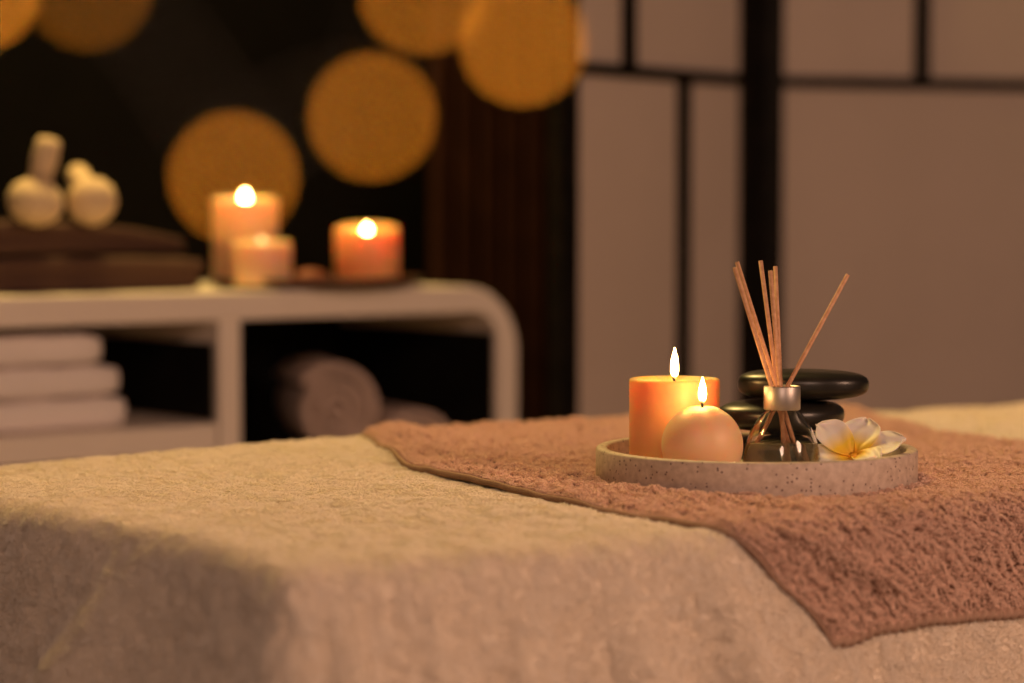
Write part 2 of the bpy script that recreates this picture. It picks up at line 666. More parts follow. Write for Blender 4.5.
# brown runner across the table: cloth coordinates a (across, from its left edge) and b (along, from near hem)
# left edge runs from the far side to the near side of the table, turned a little against the table
RY = math.radians(-9.0)
ra = np.array([math.cos(RY), math.sin(RY)])      # across the runner, in table coordinates
rb = np.array([-math.sin(RY), math.cos(RY)])     # along the runner, away from the camera
R0 = np.array([0.36, -0.076])                    # near left corner in cloth coordinates
RWID, RLEN = 0.63, 1.10


EW = np.array([-0.30, -0.072, -0.03, 0.0, 0.03, 0.07, 0.135, 0.2146, 0.285, 0.473, 0.671, 0.756, 0.85, 1.2])
ES = np.array([0.550, 0.430, 0.388, 0.364, 0.352, 0.344, 0.338, 0.330, 0.336, 0.350, 0.425, 0.453, 0.480, 0.57])
_wd = np.linspace(-0.30, 1.2, 601)
_sd = np.interp(_wd, EW, ES)
_k = np.hanning(21) / np.hanning(21).sum()
_sd = np.convolve(np.pad(_sd, 10, mode='edge'), _k, 'valid')


TX, TY, TR = 0.2035, 2.010, 0.1335     # the tray's place
TRAY_S, TRAY_W = bed_xy(TX, TY)


def runner_sw(a, b):
    """left edge follows the measured lie of the towel; b runs from the near hem to the far side"""
    hemw = 0.004 * n2(a * 9 + 3, 2.2) * np.exp(-b / 0.1)
    w_ = R0[1] + b + hemw
    s = np.interp(w_, _wd, _sd) + a + 0.002 * n1(b * 14, a * 3)
    return s, w_


def runner_lift(a, b):
    w_ = R0[1] + b
    l = 0.0050 + 0.0016 * n3(a * 16 + 5, b * 16) + 0.0012 * n1(a * 40, b * 40)
    edge = np.minimum(np.minimum(a, RWID - a), np.minimum(b, RLEN - b))
    l = np.where(edge < 0.010, l * (0.75 + 0.25 * np.clip(edge / 0.010, 0, 1)), l)
    # its left hem stands off the cover a little, its near corner has a diagonal crease
    l = l + 0.0045 * np.exp(-(a / 0.022) ** 2) * np.exp(-((w_ - 0.34) / 0.13) ** 2)
    ca, cb2 = (a - 0.035), (b - 0.080)
    dl = (ca * 0.060 + cb2 * 0.048) / math.hypot(0.060, 0.048)
    tl = (ca * 0.048 - cb2 * 0.060) / math.hypot(0.060, 0.048)
    l = l + 0.0060 * np.exp(-(dl / 0.006) ** 2) * np.clip((tl + 0.01) / 0.02, 0, 1) * np.clip((0.09 - tl) / 0.03, 0, 1)
    # lengthways ripples near the left side and under the tray
    l = l + 0.004 * np.exp(-((a - 0.055 - 0.02 * np.sin(b * 6)) / 0.018) ** 2) * np.clip((b - 0.25) * 4, 0, 1)
    # pressed down under the tray
    x_s = np.interp(w_, _wd, _sd) + a
    ur = np.hypot(x_s - TRAY_S, w_ - TRAY_W)
    k = 1 - sstep(ur, TR + 0.004, TR + 0.012)
    return l * (1 - k) + 0.0040 * k


av = np.arange(0, RWID + 1e-6, 0.0015)
bv = np.concatenate([np.arange(0, 0.80, 0.0015), np.arange(0.80, RLEN + 1e-6, 0.004)])
A, B = np.meshgrid(av, bv, indexing='ij')
Sr, Wr = runner_sw(A, B)
PR = drape(Sr, Wr, runner_lift(A, B))
NR = grid_normals(PR)
A2, B2 = A * 0.94 - B * 0.34, A * 0.34 + B * 0.94
tuft = (1 - np.abs(n4(A2 * 190, B2 * 110)) * 1.6) * 0.6 + (1 - np.abs(n5(A2 * 240 + 31, B2 * 150)) * 1.6) * 0.4
fz = 0.0050 * (tuft - 0.45) + 0.0016 * n2(A * 70, B * 60) + 0.0012
under = np.hypot(Sr - TRAY_S, Wr - TRAY_W) < TR + 0.003
fz = np.where(under, -0.001, fz)
edgeR = np.minimum(np.minimum(A, RWID - A), np.minimum(B, RLEN - B))
flat = np.clip((edgeR - 0.006) / 0.004, 0, 1)
PR1 = PR + NR * (fz * flat + 0.0006 * flat)[..., None]
runner = grid_mesh('towel_runner', PR1, M_brown, None, 0.0035)
tag(runner, 'brown terry towel laid across the cream cover under the round tray', 'towel')

# stitched hem: the flat woven band along the edges
hem_pts = []
for k in np.linspace(0, 1, 300):
    hem_pts.append((0.0015, RLEN * (1 - k)))
for k in np.linspace(0, 1, 200)[1:]:
    hem_pts.append((RWID * k * 0.995 + 0.0015, 0.0015))
ha = np.array([p[0] for p in hem_pts])
hb = np.array([p[1] for p in hem_pts])
hs, hw = runner_sw(ha, hb)
hP = drape(hs, hw, runner_lift(ha, hb) + 0.0004)
# resample evenly, then an overlocked cord: slanted stitches bulging round it
seg_ = np.concatenate([[0], np.cumsum(np.linalg.norm(np.diff(hP, axis=0), axis=1))])
lin = np.arange(0, seg_[-1], 0.0011)
hP = np.stack([np.interp(lin, seg_, hP[:, k]) for k in range(3)], -1)
near = sstep(lin, seg_[299] - 0.01, seg_[299] + 0.01)
v_, f_ = tube([tuple(p) for p in hP], 1.0, 10)
v_ = np.array(v_).reshape(len(hP), 10, 3)
dv_ = v_ - hP[:, None, :]
th_ = 2 * PI * np.arange(10) / 10
rad_ = (0.0013 + 0.0026 * near)[:, None] * (1 + (0.15 + 0.30 * near)[:, None] * np.sin(2 * PI * lin[:, None] / (0.0050 + 0.0035 * near[:, None]) + th_[None, :]))
v_ = hP[:, None, :] + dv_ * rad_[..., None]
hem = mesh_obj('stitched_hem', v_.reshape(-1, 3), f_, M_hem, runner)

# pile strands where the cloth can be seen
NB = 430000
a_ = RNG.uniform(0.004, RWID - 0.004, NB)
b__ = RNG.uniform(0.004, 0.88, NB)
ss_, ww_ = runner_sw(a_, b__)
kp = np.hypot(ss_ - TRAY_S, ww_ - TRAY_W) > TR + 0.001
a_, b__ = a_[kp], b__[kp]
fu = np.interp(a_, av, np.arange(len(av)))
fv = np.interp(b__, bv, np.arange(len(bv)))
rts, nrm = bilinear(PR1, NR, fu, fv)
TU = np.gradient(PR, axis=0)
TU /= np.linalg.norm(TU, axis=-1, keepdims=True)
_, tu = bilinear(PR, TU, fu, fv)
tv = np.cross(nrm, tu)
ang_ = 4.0 * n3(a_ * 120 + 7, b__ * 90)
comb = (tu * np.cos(ang_)[:, None] + tv * np.sin(ang_)[:, None]) * 1.1 - tv * 0.4
pile('terry_pile', rts, nrm, 0.0024, 0.00036, M_brown_pile, runner, lean=0.5, curl=0.5, comb=comb)

NC = 900000
u_ = RNG.uniform(-0.42, BL + 0.40, NC)
v__ = RNG.uniform(-0.42, BW + 0.40, NC)
NC2 = 330000
u_ = np.concatenate([u_, RNG.uniform(-0.13, 1.15, NC2)])
v__ = np.concatenate([v__, RNG.uniform(-0.14, BW + 0.02, NC2)])
# keep only strands not covered by the runner
rs, rw = u_ - R0[0], v__ - R0[1]
bb = rw
aa = u_ - np.interp(v__, _wd, _sd)
keep = ~((aa > 0.012) & (aa < RWID - 0.012) & (bb > 0.012) & (bb < RLEN))
u_, v__ = u_[keep], v__[keep]
fu = np.interp(u_, sv, np.arange(len(sv)))
fv = np.interp(v__, wv, np.arange(len(wv)))
rts, nrm = bilinear(P1, N0, fu, fv)
TU = np.gradient(P0, axis=0)
TU /= np.linalg.norm(TU, axis=-1, keepdims=True) + 1e-9
_, tu = bilinear(P0, TU, fu, fv)
tv = np.cross(nrm, tu)
ang_ = 3.5 * n3(u_ * 90 + 17, v__ * 60)
comb = (tu * np.cos(ang_)[:, None] + tv * np.sin(ang_)[:, None]) * 0.9 - tv * 0.6
pile('terry_pile', rts, nrm, 0.0024, 0.00028, M_cream_pile, cover, lean=0.8, curl=0.5, comb=comb)

# ------------------------------------------------------------------ tray
TZ = BZ + 0.006                       # rests in the towel's pile
ts_, tw_ = bed_xy(TX, TY)
TZ = BZ + float(top_height(np.array(ts_), np.array(tw_))) + 0.0060
prof = [(0, 0), (TR - 0.004, 0), (TR - 0.001, 0.001), (TR, 0.004), (TR, 0.0275), (TR - 0.0008, 0.0288), (TR - 0.002, 0.0295),
        (TR - 0.0075, 0.0295), (TR - 0.009, 0.0290), (TR - 0.0098, 0.0275), (TR - 0.0105, 0.013), (TR - 0.013, 0.0098), (TR - 0.017, 0.009), (0, 0.009)]
v_, f_ = lathe(prof, 160)
tray = mesh_obj('round_tray', v_, f_, M_terrazzo, loc=(TX, TY, TZ))
tag(tray, 'round speckled stone tray holding candles on the brown towel', 'tray')
FZ = TZ + 0.009                       # tray floor


# ------------------------------------------------------------------ candles
def flame_mesh(name, h, r, m, parent, loc, lean=0.0):
    prof = []
    for k in range(15):
        t = k / 14
        rr = r * (math.sin(PI * min(1, t * 1.0) ** 0.72)) ** 0.95 if 0 < t < 1 else 0
        prof.append((rr, h * t))
    v, f = lathe(prof, 20)
    v = [(x + lean * (z / h) ** 2 * h, y, z) for x, y, z in v]
    return mesh_obj(name, v, f, m, parent, loc=loc)


def wick_mesh(parent, loc, h, r=0.0011, bend=0.0015):
    pts = [(0, 0, -0.004), (0, 0, h * 0.35), (bend * 0.5, 0, h * 0.7), (bend * 1.2, 0, h)]
    v, f = tube(pts, [r, r, r * 1.1, r * 1.2], 8)
    return mesh_obj('wick', v, f, M_wick, parent, loc=loc)


def rim_wave(v, amp, phase, zmin):
    return [(x, y, z + (amp * math.sin(math.atan2(y, x) + phase) if z > zmin and math.hypot(x, y) > 0.5 * abs(zmin) * 0 + 0.001 else 0)) for x, y, z in v]


pc = empty('pillar_candle', (0.1358, 2.015, FZ))
tag(pc, 'tall lit pillar candle in the round tray on the bed', 'candle')
R, H = 0.0378, 0.0775
prof = [(0, 0), (R - 0.002, 0), (R - 0.0005, 0.0008), (R, 0.003), (R, H - 0.0022), (R - 0.0006, H - 0.0006), (R - 0.002, H),
        (R - 0.007, H - 0.0012), (R - 0.018, H - 0.0035), (0.006, H - 0.0052), (0, H - 0.0055)]
v_, f_ = lathe(prof, 128)
mesh_obj('wax_body', v_, f_, M_wax, pc)
wick_mesh(pc, (0, 0, H - 0.0055), 0.0075, bend=-0.0012)
flame_mesh('flame', 0.0275, 0.0034, M_flame, pc, (0.0, 0, H - 0.0015))

bc_ = empty('ball_candle', (0.1536, 1.945, FZ))
tag(bc_, 'round ball shaped lit candle in front of the pillar candle', 'candle')
R = 0.033
prof = []
z0 = -0.9
for k in range(41):
    a = -math.acos(0.50) + 0 if False else None
zs = np.linspace(math.asin(-0.93), math.asin(0.955), 40)
prof = [(0, 0)]
off = R * 0.93 - 0.003
zs = np.linspace(math.asin(-0.84), math.asin(0.955), 40)
for a in zs:
    prof.append((R * math.cos(a), R * math.sin(a) + off))
Ht = R * 0.955 + off
prof += [(R * math.cos(zs[-1]) * 0.7, Ht - 0.0006), (0.003, Ht - 0.0018), (0, Ht - 0.002)]
v_, f_ = lathe(prof, 128)
mesh_obj('wax_body', v_, f_, M_wax_pale, bc_)
wick_mesh(bc_, (0, 0, Ht - 0.002), 0.0075, bend=-0.0006)
flame_mesh('flame', 0.0225, 0.0032, M_flame, bc_, (0.0, 0, Ht + 0.0018))

# ------------------------------------------------------------------ reed diffuser
bx, by = 0.2195, 1.960
rd = empty('reed_diffuser', (bx, by, FZ + 0.0003))
tag(rd, 'glass reed diffuser bottle with silver collar in the round tray', 'diffuser')
outer = [(0, 0), (0.0285, 0), (0.0308, 0.0012), (0.0318, 0.004), (0.0320, 0.009), (0.0312, 0.016), (0.0300, 0.024), (0.0280, 0.032),
         (0.0245, 0.040), (0.0205, 0.0465), (0.0160, 0.0520), (0.0130, 0.0550), (0.0120, 0.0575), (0.0120, 0.0700)]
th = 0.0016
inner = [(0.0104, 0.0700), (0.0104, 0.0575), (0.0114, 0.0545), (0.0143, 0.0508), (0.0190, 0.0450), (0.0229, 0.0390), (0.0263, 0.0312),
         (0.0283, 0.0235), (0.0295, 0.016), (0.0303, 0.010), (0.0298, 0.0065), (0.0275, 0.0045), (0, 0.0045)]
v_, f_ = lathe(outer + inner, 96)
mesh_obj('glass_bottle', v_, f_, M_glass, rd)
LV = 0.0285
ol = [(0, 0.0040), (0.0278, 0.0040), (0.0301, 0.0062), (0.0307, 0.010), (0.0300, 0.016), (0.0289, 0.0235), (0.0277, LV - 0.0006), (0.0272, LV), (0, LV)]
v_, f_ = lathe(ol, 96)
mesh_obj('scented_oil', v_, f_, M_oil, rd)
col_p = [(0.0123, 0.0555), (0.0146, 0.0555), (0.0149, 0.0560), (0.0149, 0.0740), (0.0145, 0.0746), (0.0136, 0.0746), (0.0132, 0.0740), (0.0123, 0.0735), (0.0123, 0.0555)]
v_, f_ = lathe(col_p, 96)
mesh_obj('silver_collar', v_, f_, M_metal, rd)
SC = 1.96 / 2418.0


def reed(name, tx, ty, nx_, ny_, yt, yn):
    """tx, ty: tip offset in metres (sideways, above collar top); continues through the neck to the bottle floor"""
    p_tip = Vector((tx, yt, 0.0746 + ty))
    p_n = Vector((nx_, yn, 0.0746))
    d = (p_n - p_tip).normalized()
    t_end = (0.0065 - p_n.z) / d.z
    p_end = p_n + d * t_end
    rad = math.hypot(p_end.x, p_end.y)
    if rad > 0.026:
        t_end *= 0.026 / rad
        p_end = p_n + d * t_end
    v, f = tube([p_tip, p_n, p_end], 0.0018, 10)
    return mesh_obj(name, v, f, M_reed, rd)


def rr(px, py, nx, y_t, y_n):
    reed('reed', (px - 783) * SC, (388 - py) * SC, (nx - 783) * SC, 0, y_t, y_n)


rr(733.2, 269, 771.8, -0.014, -0.003)
rr(738.3, 264, 777.5, 0.010, 0.003)
rr(763.5, 263, 778.5, 0.022, 0.006)
rr(768.5, 272, 780.0, -0.016, -0.004)
rr(779.5, 269, 782.5, 0.030, 0.0075)
rr(847.5, 276, 788.5, -0.004, 0.000)


# ------------------------------------------------------------------ basalt stones
def stone(loc, rx, ry, rz, rot, seed, label, power=2.5, tilt=(0, 0)):
    me = bpy.data.meshes.new('basalt_stone')
    bm = bmesh.new()
    bmesh.ops.create_uvsphere(bm, u_segments=72, v_segments=36, radius=1.0)
    r = random.Random(seed)
    ph = [r.uniform(0, 6.28) for _ in range(6)]
    for v in bm.verts:
        x, y, z = v.co
        hxy = math.hypot(x, y)
        # superellipse in profile: broad flat faces, round sides
        zz = math.copysign(abs(z) ** 0.9, z)
        k = (abs(hxy) ** power + abs(zz) ** power) ** (-1 / power) if hxy + abs(z) > 0 else 1
        a = math.atan2(y, x)
        wob = 1 + 0.035 * math.sin(2 * a + ph[0]) + 0.025 * math.sin(3 * a + ph[1]) + 0.02 * math.sin(a + ph[2])
        v.co = (x * k * rx * wob, y * k * ry * wob, zz * k * rz * (1 + 0.05 * math.sin(a + ph[3]) * hxy))
    bm.to_mesh(me)
    bm.free()
    me.polygons.foreach_set('use_smooth', [True] * len(me.polygons))
    me.materials.append(M_stone)
    o = bpy.data.objects.new('basalt_stone', me)
    C.objects.link(o)
    o.location = loc
    o.rotation_euler = (tilt[0], tilt[1], rot)
    tag(o, label, 'stone', 'black massage stones stacked in the tray')
    return o


SY = 2.062
stone((0.236, SY, FZ + 0.0146), 0.046, 0.037, 0.0145, 0.3, 1, 'bottom black stone of the stack behind the diffuser bottle')
stone((0.2305, SY, FZ + 0.0428), 0.0555, 0.041, 0.0138, 0.1, 2, 'middle black stone of the stack, its right end above the flower', 2.8)
stone((0.2485, SY, FZ + 0.0693), 0.0535, 0.042, 0.0127, -0.15, 3, 'topmost black stone of the stack, its wide flat top catching light', 3.2)


# ------------------------------------------------------------------ frangipani flower
def frangipani():
    FX, FY = 0.2785, 1.965
    o = empty('frangipani_flower', (FX, FY, FZ))
    tag(o, 'white frangipani flower with yellow centre beside the diffuser', 'flower')
    base = Vector((0, 0.0, 0.0165))
    N = Vector((-0.10, -0.50, 0.86)).normalized()
    e1 = Vector((1, 0, 0))
    e1 = (e1 - N * e1.dot(N)).normalized()
    e2 = N.cross(e1)
    specs = [(134, 0.040, 30, 0.0140), (66, 0.038, 26, 0.0145), (4, 0.042, 20, 0.0140), (-50, 0.032, 30, 0.0105), (188, 0.036, 14, 0.0130)]
    for phi, L, cup, hw in specs:
        ph = math.radians(phi)
        cu = math.radians(cup)
        rad = e1 * math.cos(ph) + e2 * math.sin(ph)
        tan = -e1 * math.sin(ph) + e2 * math.cos(ph)
        nu, nv = 22, 13
        vs, along = [], []
        for i in range(nu):
            t = i / (nu - 1)
            wdt = hw * (0.16 + 1.0 * math.sin(PI * min(1, t ** 1.15 * 0.92)) ** 0.75) * (1 - 0.9 * max(0, t - 0.80) ** 2 / 0.04 * 0.72)
            bend = cu * (1.55 - 1.1 * t)
            # centre line: integrate simply
            c = base + rad * (L * (t * math.cos(cu) + 0.10 * t * t)) + N * (L * (t * math.sin(cu) * (1.35 - 0.55 * t)))
            for j in range(nv):
                q = -1 + 2 * j / (nv - 1)
                curl = 0.0038 * q * q * (0.6 + t) - 0.0042 * max(0, q) ** 2 * t * 1.6 + 0.0030 * q * t
                p = c + tan * (wdt * q) + N * (curl + 0.0006 * math.sin(q * 7 + t * 9 + phi)) + rad * (-0.0035 * q * q * t)
                vs.append(tuple(p))
                along.append(t)
        fs = grid_faces(nu, nv).tolist()
        pt = mesh_obj('petal', vs, fs, M_petal, o)
        at = pt.data.attributes.new('petal_along', 'FLOAT', 'POINT')
        at.data.foreach_set('value', along)
        sd = pt.modifiers.new('thickness', 'SOLIDIFY')
        sd.thickness = 0.0009
        ss = pt.modifiers.new('smooth', 'SUBSURF')
        ss.levels = 1
        ss.render_levels = 1
    pts = [base - N * 0.019 + Vector((0, 0.003, 0.001)), base - N * 0.010, base - N * 0.002, base + N * 0.003]
    v, f = tube(pts, [0.0016, 0.0018, 0.0024, 0.0032], 12)
    mesh_obj('flower_tube', v, f, M_petal, o)
    return o


frangipani()

# ------------------------------------------------------------------ cabinet
cb = empty('cabinet', cab(0, 0), CAB_YAW)
tag(cb, 'white open cabinet with rounded corners and black inside', 'cabinet')
CT, CBOT, CH, TH, CD = 0.825, 0.120, 0.498, 0.038, 0.40


def rrect(x0, x1, z0, z1, r, n=12):
    pts = []
    for cx, cz, a0 in ((x1 - r, z1 - r, 0), (x0 + r, z1 - r, 90), (x0 + r, z0 + r, 180), (x1 - r, z0 + r, 270)):
        for k in range(n + 1):
            a = math.radians(a0 + 90 * k / n)
            pts.append((cx + r * math.cos(a), cz + r * math.sin(a)))
    return pts


op_ = rrect(-CH, CH, CBOT, CT, 0.095)
ip_ = rrect(-CH + TH, CH - TH, CBOT + TH, CT - TH, 0.042)
n_ = len(op_)
vs, fs = [], []
for y in (0.0, CD):
    for x, z in op_:
        vs.append((x, y, z))
    for x, z in ip_:
        vs.append((x, y, z))
for i in range(n_):
    j = (i + 1) % n_
    fs.append((i, j, n_ + j, n_ + i))                                  # front ring
    fs.append((2 * n_ + j, 2 * n_ + i, 3 * n_ + i, 3 * n_ + j))        # back ring
    fs.append((j, i, 2 * n_ + i, 2 * n_ + j))                          # outside
    fs.append((n_ + i, n_ + j, 3 * n_ + j, 3 * n_ + i))                # inside
sh = mesh_obj('cabinet_shell', vs, fs, M_white, cb, smooth=False)
bv_ = sh.modifiers.new('soft edges', 'BEVEL')
bv_.width = 0.002
bv_.segments = 2
bv_.angle_limit = math.radians(50)
bv_.limit_method = 'ANGLE'
b_ = bmesh.new()
add_box(b_, -0.017, 0.017, 0.001, CD - 0.02, CBOT + TH, CT - TH, 0.002)
bm_obj('divider', b_, M_white, cb)
b_ = bmesh.new()
add_box(b_, -CH + TH, -0.021, 0.001, CD - 0.02, 0.615, 0.651, 0.002)
bm_obj('shelf', b_, M_white, cb)
b_ = bmesh.new()
add_box(b_, 0.021, CH - TH, 0.001, CD - 0.02, 0.483, 0.519, 0.002)
bm_obj('shelf', b_, M_white, cb)


def drawer(x0, x1, z0, z1):
    b = bmesh.new()
    add_box(b, x0 + 0.003, x1 - 0.003, 0.004, 0.022, z0 + 0.003, z1 - 0.003, 0.002)
    d = bm_obj('drawer_front', b, M_white, cb)
    v, f = lathe([(0, -0.012), (0.010, -0.012), (0.012, -0.009), (0.006, 0.0), (0.006, 0.008), (0, 0.008)], 24)
    v = [(x, z, y) for x, y, z in v]
    k = mesh_obj('knob', v, f, M_metal, d, loc=((x0 + x1) / 2, 0.0, (z0 + z1) / 2))
    return d


drawer(-CH + TH + 0.02, -0.021, 0.395, 0.614)
drawer(-CH + TH + 0.02, -0.021, 0.170, 0.394)
drawer(0.021, CH - TH - 0.02, 0.170, 0.482)
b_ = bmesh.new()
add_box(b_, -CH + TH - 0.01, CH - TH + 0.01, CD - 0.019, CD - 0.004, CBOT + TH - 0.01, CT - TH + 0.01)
# thin black sheets over the side walls of the two open compartments
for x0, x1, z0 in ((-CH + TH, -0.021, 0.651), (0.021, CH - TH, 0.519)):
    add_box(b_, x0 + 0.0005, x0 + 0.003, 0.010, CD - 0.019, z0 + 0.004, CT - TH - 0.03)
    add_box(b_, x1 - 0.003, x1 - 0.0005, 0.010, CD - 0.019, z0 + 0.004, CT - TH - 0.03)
bm_obj('black_back_panel', b_, M_inside, cb)
for x in (-0.42, 0.42):
    for y in (0.05, CD - 0.05):
        v_, f_ = tube([(x, y, 0.0), (x, y, CBOT + 0.002)], [0.012, 0.018], 16)
        mesh_obj('leg', v_, f_, M_leg, cb)


# folded towels
def folded(name, wdt, dep, th, layers, m, seed, droop=0.0):
    """folded terry towel: closed rounded outline with the fold lines of its layers at the front and side"""
    r = random.Random(seed)
    nz, na = layers * 10 + 1, 120
    vs, fs = [], []
    nx = Noise2(seed + 50)
    for k in range(nz):
        t = k / (nz - 1)
        ly = (t * layers) % 1.0 if k < nz - 1 else 1.0
        bulge = math.sin(PI * ly) ** 0.5 if 0 < ly < 1 else 0.0
        zedge = t
        topround = min(1, math.sin(PI * min(max(zedge, 0.0), 1)) * 6) ** 0.5 if 0 < t < 1 else 0.0
        inset = 0.010 * (1 - bulge) * 0.55 + 0.010 * (1 - topround)
        for i in range(na):
            a = 2 * PI * i / na
            p = 7.0
            ca, sa = math.cos(a), math.sin(a)
            kk = (abs(ca) ** p + abs(sa) ** p) ** (-1 / p)
            jit = 0.004 * float(nx(np.array(i * 0.12), np.array(float(int(t * layers * 0.999)) * 3.3)))
            x = ca * kk * (wdt / 2 - inset + jit)
            y = sa * kk * (dep / 2 - inset + jit)
            z = th * t - droop * th * t * max(0.0, (x / (wdt / 2))) ** 2 * 1.0 + 0.0015 * float(nx(np.array(x * 30), np.array(y * 30 + k * 0.1))) * t
            vs.append((x, y, z))
    for k in range(nz - 1):
        for i in range(na):
            j = (i + 1) % na
            fs.append((k * na + i, k * na + j, (k + 1) * na + j, (k + 1) * na + i))
    fs.append(tuple(range(na))[::-1])
    # domed top: concentric rings so that it stays smooth
    last = (nz - 1) * na
    base = last
    for sc_ in (0.93, 0.75, 0.4):
        st = len(vs)
        for i in range(na):
            x, y, z = vs[last + i]
            vs.append((x * sc_, y * sc_, z + 0.0012))
        for i in range(na):
            j = (i + 1) % na
            fs.append((base + i, base + j, st + j, st + i))
        base = st
    fs.append(tuple(base + i for i in range(na)))
    return mesh_obj(name, vs, fs, m)


def put(o, t, d, z, rot=0.0):
    o.location = cab(t, d, z)
    o.rotation_euler = (0, 0, CAB_YAW + rot)
    return o


# brown folded towels on the cabinet top
t1 = put(folded('folded_towel', 0.53, 0.27, 0.047, 2, M_darktowel, 1, 0.12), -0.225, 0.228, CT, -0.05)
tag(t1, 'lower dark brown folded towel on the left of the cabinet top', 'towel', 'dark brown towels folded on the cabinet top')
t2 = put(folded('folded_towel', 0.49, 0.25, 0.043, 2, M_darktowel, 2, 0.60), -0.228, 0.228, CT + 0.0505, 0.02)
tag(t2, 'upper dark brown folded towel under the herbal compresses', 'towel', 'dark brown towels folded on the cabinet top')

# white folded towels in the left compartment
wt = [(-0.254, 0.30, 'bottom'), (-0.256, 0.30, 'middle'), (-0.276, 0.28, 'top')]
zz = 0.6515
names = {'bottom': 'bottom white folded towel of the three in the left compartment',
         'middle': 'middle white folded towel of the three in the left compartment',
         'top': 'topmost white folded towel, shorter than the two below it'}
for k, (tt, ww, nm) in enumerate(wt):
    o = put(folded('folded_towel', 0.265 if nm != 'top' else 0.24, 0.30, 0.0385, 1 if k != 1 else 1, M_whitetowel, 10 + k, 0.04), tt, 0.185, zz, 0.0)
    tag(o, names[nm], 'towel', 'white towels stacked in the left compartment')
    zz += 0.0418


# rolled towels
def rolled(r, length, seed):
    nturn = 3.4
    n = 150
    out, inn = [], []
    pitch = r / nturn / 1.02
    th = pitch * 0.68
    rnd = random.Random(seed)
    for k in range(n):
        t = k / (n - 1)
        a = t * nturn * 2 * PI
        ro = 0.006 + (r - 0.006) * t
        wob = 1 + 0.02 * math.sin(a * 1.3 + seed)
        out.append((ro * wob * math.cos(a), ro * wob * math.sin(a)))
        ri = max(0.001, ro - th)
        inn.append((ri * wob * math.cos(a), ri * wob * math.sin(a)))
    vs, fs = [], []
    ys = [0.0, 0.003, length - 0.003, length]
    ins = [0.0022, 0.0, 0.0, 0.0022]
    for y, i_ in zip(ys, ins):
        for (x, z), (xi, zi) in zip(out, inn):
            m = math.hypot(x - xi, z - zi) + 1e-9
            f = i_ / m
            yy = y + (0.002 * math.sin(x * 90 + z * 70) if y < 0.01 else 0)
            vs.append((x + (xi - x) * f, yy, z + (zi - z) * f))
            vs.append((xi + (x - xi) * f, yy, zi + (z - zi) * f))
    m2 = 2 * n
    for q in range(3):
        A0, B0 = q * m2, (q + 1) * m2
        for k in range(n - 1):
            fs.append((A0 + 2 * k, A0 + 2 * k + 2, B0 + 2 * k + 2, B0 + 2 * k))
            fs.append((A0 + 2 * k + 1, B0 + 2 * k + 1, B0 + 2 * k + 3, A0 + 2 * k + 3))
        fs.append((A0 + 0, B0 + 0, B0 + 1, A0 + 1))
        e = 2 * (n - 1)
        fs.append((A0 + e, A0 + e + 1, B0 + e + 1, B0 + e))
    for k in range(n - 1):
        fs.append((2 * k, 2 * k + 1, 2 * k + 3, 2 * k + 2))
        o3 = 3 * m2
        fs.append((o3 + 2 * k, o3 + 2 * k + 2, o3 + 2 * k + 3, o3 + 2 * k + 1))
    return mesh_obj('rolled_towel', vs, fs, M_greytowel)


RZf = 0.519
rolls = [(0.208, 0.655, 0.0665, 0.20, 'larger rolled taupe towel resting above the others in the right compartment'),
         (0.352, RZf + 0.0655, 0.0645, 0.17, 'rolled taupe towel lying lower right in the right compartment'),
         (0.172, RZf + 0.0355, 0.0345, 0.20, 'small rolled taupe towel hidden under the larger roll')]
for k, (tt, z, r, L, lab) in enumerate(rolls):
    o = rolled(r, L, k)
    o.location = cab(tt, 0.045, z)
    o.rotation_euler = (0, 0, math.radians((16, 25, 25)[k]))
    tag(o, lab, 'towel', 'rolled towels in the right compartment')


# herbal compresses
def compress(loc, r, tilt, label, hl=0.055):
    o = empty('herbal_compress', loc)
    o.rotation_euler = tilt
    tag(o, label, 'herbal compress', 'muslin herbal compresses on the brown towels')
    prof = [(0, 0)]
    for k in range(1, 26):
        a = -PI / 2 + (PI * 0.80) * k / 25
        prof.append((r * math.cos(a), r * 0.86 * (math.sin(a) + 1)))
    zt = prof[-1][1]
    prof += [(r * 0.40, zt + 0.004), (r * 0.32, zt + 0.008)]
    v, f = lathe(prof, 64)
    v = [(x * (1 + 0.05 * math.sin(12 * math.atan2(y, x)) * (z / zt) ** 2), y * (1 + 0.05 * math.sin(12 * math.atan2(y, x)) * (z / zt) ** 2), z) for x, y, z in v]
    mesh_obj('pouch', v, f, M_muslin, o)
    hp = [(r * 0.30, zt + 0.004), (r * 0.34, zt + 0.010), (r * 0.42, zt + 0.018), (r * 0.46, zt + hl * 0.6), (r * 0.44, zt + hl), (r * 0.34, zt + hl + 0.007), (0, zt + hl + 0.009)]
    v, f = lathe(hp, 48)
    v = [(x * (1 + 0.07 * math.sin(9 * math.atan2(y, x) + z * 60)), y * (1 + 0.07 * math.sin(9 * math.atan2(y, x) + z * 60)), z) for x, y, z in v]
    mesh_obj('cloth_handle', v, f, M_muslin, o)
    pts = [(r * 0.40 * math.cos(a), r * 0.40 * math.sin(a), zt + 0.004 + 0.009 * a / (6 * PI)) for a in np.linspace(0, 6 * PI, 90)]
    v, f = tube(pts, 0.0016, 6)
    mesh_obj('string_tie', v, f, M_string, o)
    return o


ZT = CT + 0.0485 + 0.0440
compress((-0.618, 3.105, ZT - 0.004), 0.0355, (0.0, math.radians(13), 0.0), 'upright herbal compress at left with its cloth handle pointing up', 0.052)
from mathutils import Euler
_e2 = Euler((math.radians(-50), math.radians(-38), 0.0))
_c2 = Vector((-0.548, 3.160, ZT + 0.027)) - _e2.to_matrix() @ Vector((0, 0, 0.86 * 0.0325))
c2 = compress(tuple(_c2), 0.0325, tuple(_e2), 'herbal compress lying on its side, right of the upright one', 0.05)


